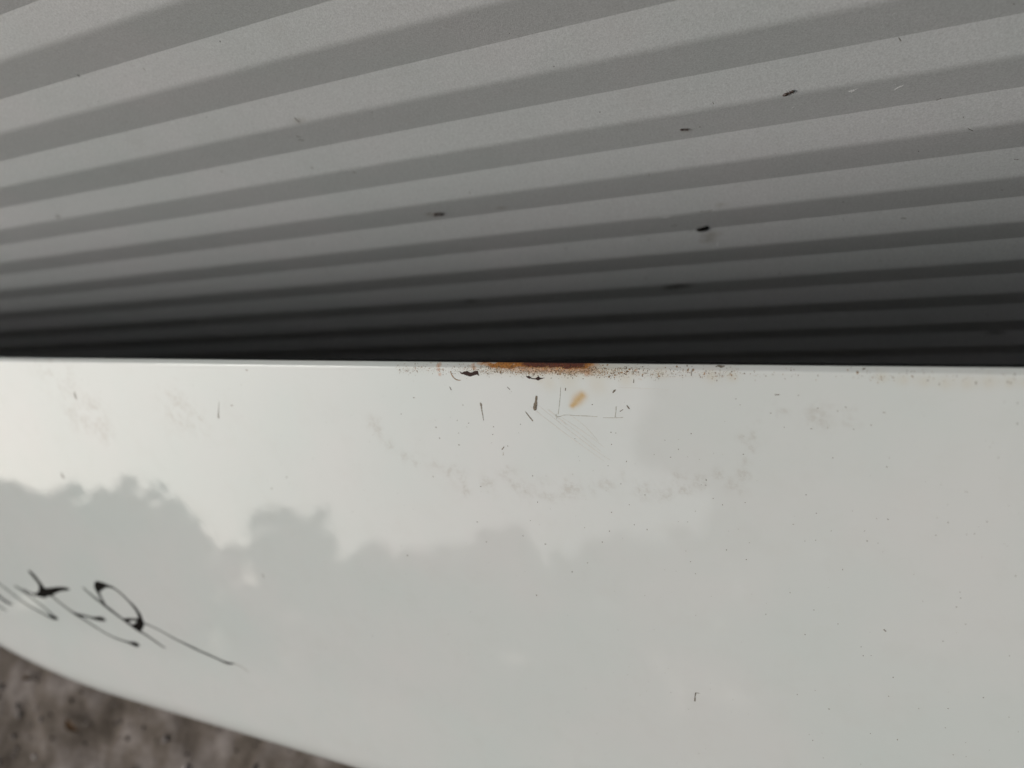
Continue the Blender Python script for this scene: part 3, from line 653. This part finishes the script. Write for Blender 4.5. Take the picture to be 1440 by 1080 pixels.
# dark primed back that carries the sheet and stands on the ground
hb = panel_xyz(us[::30], np.full(len(us[::30]), -ARC - .0115))
V = []
for q in hb:
    for y_, z_ in ((q[1], q[2]), (q[1] + .0012, q[2]), (q[1] + .0012, -.012), (q[1], -.012)):
        V.append((q[0], y_, z_))
Fc = []
for i in range(len(hb) - 1):
    for j in range(4):
        Fc.append((4 * i + j, 4 * i + (j + 1) % 4, 4 * i + 4 + (j + 1) % 4, 4 * i + 4 + j))
Fc += [(3, 2, 1, 0), tuple(4 * (len(hb) - 1) + j for j in range(4))]
under(mesh_object('back_plate', V, Fc, M['primer']))
# bottom plate from the rolled lip back to the back plate
V = []
for u_, q in zip(us[::30], hb):
    lp = panel_xyz(np.array([u_]), np.array([float(bottom_len(np.array(u_))) - ROLL - HEM + ROLL * R(125) + .034]))[0]
    for z_ in (0, -.0012):
        V += [(lp[0], lp[1], lp[2] + z_ + .0004), (q[0], q[1], lp[2] + z_ + .0004)]
Fc = []
for i in range(len(hb) - 1):
    b0, b1 = 4 * i, 4 * i + 4
    Fc += [(b0, b1, b1 + 1, b0 + 1), (b0 + 2, b0 + 3, b1 + 3, b1 + 2), (b0, b0 + 2, b1 + 2, b1), (b0 + 1, b1 + 1, b1 + 3, b0 + 3)]
under(mesh_object('bottom_plate', V, Fc, M['primer']))
# end plates close the housing left and right
for ue in (PU0 + .002, PU1 - .002):
    sl = np.concatenate([np.linspace(0, float(bottom_len(np.array(ue))) - ROLL - HEM, 8), float(bottom_len(np.array(ue))) - ROLL - HEM + np.linspace(0, ROLL * R(120), 8)[1:]])
    pr = panel_xyz(np.full(len(sl), ue), sl, -0.0006)
    bk = panel_xyz(np.array([ue]), np.array([-ARC - .0115]))[0]
    ring = [tuple(q) for q in pr] + [(pr[-1][0], bk[1], pr[-1][2] + .004), (bk[0], bk[1], bk[2])]
    n0 = len(ring)
    V = ring + [(q[0] + .0012, q[1], q[2]) for q in ring]
    Fc = [tuple(range(n0)), tuple(range(2 * n0 - 1, n0 - 1, -1))] + [(i, (i + 1) % n0, n0 + (i + 1) % n0, n0 + i) for i in range(n0)]
    under(mesh_object('end_plate', V, Fc, M['primer']))

# marker writing, rust chips, scratches, specks
o = under(join_ribbons('marker_writing', STROKES, panel_pos, M['ink'], None, 1.75, .00005, .06))
o['label'] = 'black marker handwriting of sloping capital letters'
under(join_ribbons('marker_trail', FAINT, panel_pos, M['ink_faint'], None, .9, .00004, .2))
for i, c in enumerate(CHIPS):
    under(stamp(panel_pos, c, True, name='rust_chip', mat=M['speck_n'] if i == 3 else M['chip'], lift=.00012, seed=i))
for i, l in enumerate(THIN):
    nm, mt = ('curved_scratch', 'speck_b') if i == 0 else ('scratch', 'speck_l') if i in (3, 4, 5, 6, 7, 17) else ('grey_smut', 'speck_g') if i > 26 else ('grey_smut', 'speck_m') if i in (1, 2) else ('dark_speck', 'speck')
    under(join_ribbons(nm, [l], panel_pos, M[mt], None, .9, .00007, .2))
for l in SCRATCH: under(join_ribbons('scuff_line', [l], panel_pos, M['scuff'], None, 1.3, .00003, .2))
v_, f_ = flakes(panel_pos, SPECKS); tag(under(mesh_object('dark_specks', v_, f_, M['speck'])), kind='stuff')
B_ = np.array(BAND_U)
grid = np.linspace(B_[0, 0], B_[-1, 0], 4000); cdf = np.cumsum(np.interp(grid, B_[:, 0], B_[:, 1])); cdf /= cdf[-1]
def band_items(n_, wc, ws, r0):
    u = np.interp(rng.random(n_), cdf, grid)
    w = wc + rng.normal(0, ws, n_) + .35 * np.sin(u * .35)
    return [(a_, b_, r0 * rng.lognormal(0, .45)) for a_, b_ in zip(u, w) if b_ > .2]
v_, f_ = flakes(panel_pos, band_items(1300, 2.7, 1.0, .125)); tag(under(mesh_object('rust_specks', v_, f_, M['speck_b'])), kind='stuff')
v_, f_ = flakes(panel_pos, band_items(1300, 2.8, 1.1, .115)); tag(under(mesh_object('dark_rust_specks', v_, f_, M['speck_r'])), kind='stuff')
it = [(rng.uniform(-330, 200), rng.uniform(8, 215), .10 + abs(rng.normal(0, .06))) for _ in range(420)]
v_, f_ = flakes(panel_pos, it); tag(under(mesh_object('fly_specks', v_, f_, M['speck_g'])), kind='stuff')

# ------------------------------------------------------------------ grit and dry leaves on the ground
def stones(n_, x0, x1, y0, y1, r0, r1):
    bmx = bmesh.new(); bmesh.ops.create_icosphere(bmx, subdivisions=1, radius=1)
    bv = np.array([v.co[:] for v in bmx.verts]); bf = np.array([[v.index for v in f.verts] for f in bmx.faces]); bmx.free()
    V, F, T = [], [], []
    for i in range(n_):
        r = r0 * (r1 / r0) ** (rng.random() ** 2.2)
        x, y = rng.uniform(x0, x1), rng.uniform(y0, y1)
        v = bv * (1 + rng.normal(0, .14, (len(bv), 1))) * r * np.array([1, rng.uniform(.6, 1), rng.uniform(.4, .8)])
        a_ = rng.uniform(0, 6.3); ca, sa = math.cos(a_), math.sin(a_)
        v = v @ np.array([[ca, sa, 0], [-sa, ca, 0], [0, 0, 1]])
        v += np.array([x, y, float(ground_z(x, y)) + r * .02])
        F.append(bf + len(bv) * i); V.append(v)
        g = rng.choice(3, p=[.45, .35, .2]); lv = rng.uniform(.5, 1.3)
        col = np.array([(0.22, 0.198, 0.19), (0.15, 0.125, 0.105), (0.30, 0.275, 0.27)][g]) * lv
        T.append(np.repeat(col[None], len(bv), 0))
    return np.concatenate(V), np.concatenate(F), np.concatenate(T)
v_, f_, t_ = stones(3200, -1.4, 0.2, -1.0, -.07, .0015, .005)
o = mesh_object('gravel', v_, f_, M['stone']); attr_col(o, 'tint', t_)
tag(o, 'loose brown and grey grit on the earth below the panel', 'gravel', kind='stuff')
V, F, T = [], [], []
for i in range(60):
    x, y = rng.uniform(-1.1, .1), rng.uniform(-.8, -.2)
    L_ = rng.uniform(.015, .032); w_ = L_ * rng.uniform(.25, .45); a_ = rng.uniform(0, 6.3); cu = rng.uniform(-.012, .016)
    pts = []
    for q, t in enumerate(np.linspace(-1, 1, 5)):
        ww = w_ * math.sqrt(max(0.02, 1 - t * t)) * .5
        for sgn_ in (-1, 0, 1):
            lx, ly, lz = t * L_ / 2, sgn_ * ww, cu * t * t + abs(sgn_) * .003 + .008
            pts.append((x + lx * math.cos(a_) - ly * math.sin(a_), y + lx * math.sin(a_) + ly * math.cos(a_), float(ground_z(x, y)) + lz))
    b0 = len(V); V += pts
    for q in range(4):
        for j in range(2): F.append((b0 + q * 3 + j, b0 + q * 3 + j + 1, b0 + q * 3 + 4 + j, b0 + q * 3 + 3 + j))
    T += [np.array([(0.17, 0.10, 0.05), (0.26, 0.20, 0.15), (0.09, 0.055, 0.03)][i % 3]) * rng.uniform(.6, 1.3)] * 15
o = mesh_object('dry_leaves', V, F, M['leaf_litter']); attr_col(o, 'tint', np.array(T))
tag(o, 'scattered dry brown leaves on the earth below the panel', 'leaf litter', kind='stuff')

# ------------------------------------------------------------------ trees seen mirrored in the paint
def tube(V, F, p0, p1, r0, r1, k=7):
    p0, p1 = Vector(p0), Vector(p1); ax = (p1 - p0).normalized()
    s = ax.orthogonal().normalized(); t = ax.cross(s); b0 = len(V)
    for p_, r_ in ((p0, r0), (p1, r1)):
        for i in range(k):
            a_ = 2 * math.pi * i / k
            V.append(tuple(p_ + (s * math.cos(a_) + t * math.sin(a_)) * r_))
    for i in range(k): F.append((b0 + i, b0 + (i + 1) % k, b0 + k + (i + 1) % k, b0 + k + i))
def tree(az, dist, height, width, label, lobes=11, leaves=7000, leaf=0.10, low=0.15, col=(0.055, 0.075, 0.032), seed=0, group=None):
    rg = np.random.default_rng(100 + seed)
    base = Vector((-math.sin(R(az)) * dist, -math.cos(R(az)) * dist, 0))
    root = empty('tree', base); tag(root, label, 'tree', group)
    V, F = [], []
    th = height * .45
    tube(V, F, (0, 0, -.2), (.05 * height, 0, th), .035 * height, .022 * height, 9)
    tube(V, F, (.05 * height, 0, th), (.02 * height, .02 * height, height * .85), .022 * height, .006 * height)
    C_ = []
    for i in range(lobes):
        a_ = rg.uniform(0, 6.3); zz = rg.uniform(low, .86); rr = (1 - ((zz - .5) / .62) ** 2) ** .5 * rg.uniform(.25, .72)
        C_.append((math.cos(a_) * rr * width / 2, math.sin(a_) * rr * width / 2, zz * height, width * rg.uniform(.07, .21)))
    for i in range(lobes):
        a_ = rg.uniform(0, 6.3); zz = rg.uniform(.25, 1.0); rr = max(0, 1 - ((zz - .45) / .62) ** 2) ** .5 * rg.uniform(.7, 1.05)
        C_.append((math.cos(a_) * rr * width / 2, math.sin(a_) * rr * width / 2, zz * height, width * rg.uniform(.025, .07)))
    C_.append((0, 0, height * .86, height * .14)); C_.append((0, 0, height * .6, width * .3))
    for c in C_[:8]:
        tube(V, F, (.04 * height, 0, min(c[2] * .8, th * 1.1)), c[:3], .012 * height, .003 * height, 5)
    mesh_object('trunk', V, F, M['bark'], root)
    per = leaves // len(C_)
    ct, nrm = [], []
    for x, y, z, r in C_:
        d = rg.normal(size=(per, 3)); d /= np.linalg.norm(d, axis=1)[:, None]
        rad = r * rg.uniform(.35, 1.05, (per, 1)) ** .6 * (1 + .25 * np.sin(d[:, :1] * 5 + x) * np.cos(d[:, 2:] * 4))
        pt = np.array([x, y, z]) + d * rad * np.array([1.05, 1.05, .85]); ct.append(pt); nrm.append(d)
    ct = np.concatenate(ct); k = ct[:, 2] > .12; ct = ct[k]
    n_ = len(ct)
    a_ = rg.normal(size=(n_, 3)); a_ /= np.linalg.norm(a_, axis=1)[:, None]
    b_ = np.cross(a_, rg.normal(size=(n_, 3))); b_ /= np.linalg.norm(b_, axis=1)[:, None]
    sz = leaf * rg.uniform(.6, 1.4, (n_, 1))
    V = np.stack([ct - a_ * sz, ct + b_ * sz * .45, ct + a_ * sz, ct - b_ * sz * .45], 1).reshape(-1, 3)
    F = np.arange(4 * n_).reshape(-1, 4)
    o = mesh_object('crown', V, F if len(V) >= 20000 else F.tolist(), M['leaf'], root)
    attr_col(o, 'tint', np.repeat(np.array(col)[None] * rg.uniform(.6, 1.4, (n_, 1)), 4, 0))
G = 'trees mirrored in the glossy panel'
D = 24.0
ELS = 0.9
for i, (az, el, w, lb) in enumerate([
    (72, 6.5, 6.0, 'low broad tree at the far end of the mirrored row'),
    (60.5, 7.0, 3.6, 'rounded low tree beside the low broad tree in the mirrored row'),
    (54, 9.4, 4.6, 'broad uneven tree mirrored between the low trees and a gap of sky'),
    (49, 8.0, 3.2, 'small sparse tree mirrored beside the broad uneven tree'),
    (43, 11.0, 3.0, 'narrow tree standing above the hedge in the mirrored row'),
    (37, 10.2, 4.4, 'flat topped tree mirrored beside the narrow tree'),
    (32.5, 10.6, 3.4, 'second flat topped tree mirrored beside a small gap of sky'),
    (28, 13.0, 3.2, 'pointed tree mirrored before the notch of open sky'),
    (23, 11.6, 3.4, 'shorter tree under the notch of open sky'),
    (18.5, 14.6, 3.8, 'tree mirrored against the side of the tallest tree'),
]):
    tree(az, D + (i % 3) * 1.3, (D + (i % 3) * 1.3) * math.tan(R(el - ELS)) + .35, w, lb, seed=i, group=G, lobes=34, leaves=26000, leaf=.15, low=.03)
tree(13.5, 25.0, 6.6, 4.2, 'tree mirrored in front of the tallest tree', lobes=34, leaves=17000, leaf=.11, low=.05, seed=39, group=G)
tree(6.5, 24.0, 6.4, 4.6, 'broad tree mirrored below the crown of the tallest tree', lobes=34, leaves=26000, leaf=.15, low=.03, seed=52, group=G)
tree(-5.5, 9.0, 8.4, 7.2, 'tallest dense tree, added for the dark reflection at the plain end of the panel', lobes=46, leaves=60000, leaf=.12, low=.06, seed=47, group=G)  # unseen tree, put in for the dark mirror image of whoever holds the camera
tree(-34, 12.0, 7.0, 7.0, 'wide tree standing beside the tallest tree', lobes=20, leaves=14000, leaf=.13, low=.06, seed=41, group=G)

# unseen bush, added to keep light off the plain panel end and the wall above
bush = empty('added_shade_bush', (0.5, -0.92, 0))
tag(bush, 'unseen dense bush facing the wall, added to darken the plain end of the panel and the wall', 'bush')
rg = np.random.default_rng(77)
V, F = [], []
tips = []
for i in range(14):
    a_ = rg.uniform(0, 6.3); r_ = rg.uniform(.05, .30); hh = rg.uniform(.5, 1.45)
    tip = (math.cos(a_) * r_, math.sin(a_) * r_ * .8, hh); tips.append(tip)
    tube(V, F, (rg.normal(0, .03), rg.normal(0, .03), -.05), tip, .012, .003, 6)
mesh_object('stem', V, F, M['bark'], bush)
n_ = 20000
d = rg.normal(size=(n_, 3)); d /= np.linalg.norm(d, axis=1)[:, None]
ct = d * rg.uniform(.25, 1, (n_, 1)) ** .5 * np.array([.46, .40, .9]) * (1 + .15 * np.sin(d[:, :1] * 7) * np.cos(d[:, 2:] * 6)) + np.array([0, 0, .92])
a_ = rg.normal(size=(n_, 3)); a_ /= np.linalg.norm(a_, axis=1)[:, None]
b_ = np.cross(a_, rg.normal(size=(n_, 3))); b_ /= np.linalg.norm(b_, axis=1)[:, None]
sz = .024 * rg.uniform(.6, 1.4, (n_, 1))
V = np.stack([ct - a_ * sz, ct + b_ * sz * .45, ct + a_ * sz, ct - b_ * sz * .45], 1).reshape(-1, 3)
o = mesh_object('foliage', V, np.arange(4 * n_).reshape(-1, 4), M['leaf'], bush)
attr_col(o, 'tint', np.repeat(np.array((.04, .06, .028))[None] * rg.uniform(.6, 1.4, (n_, 1)), 4, 0))
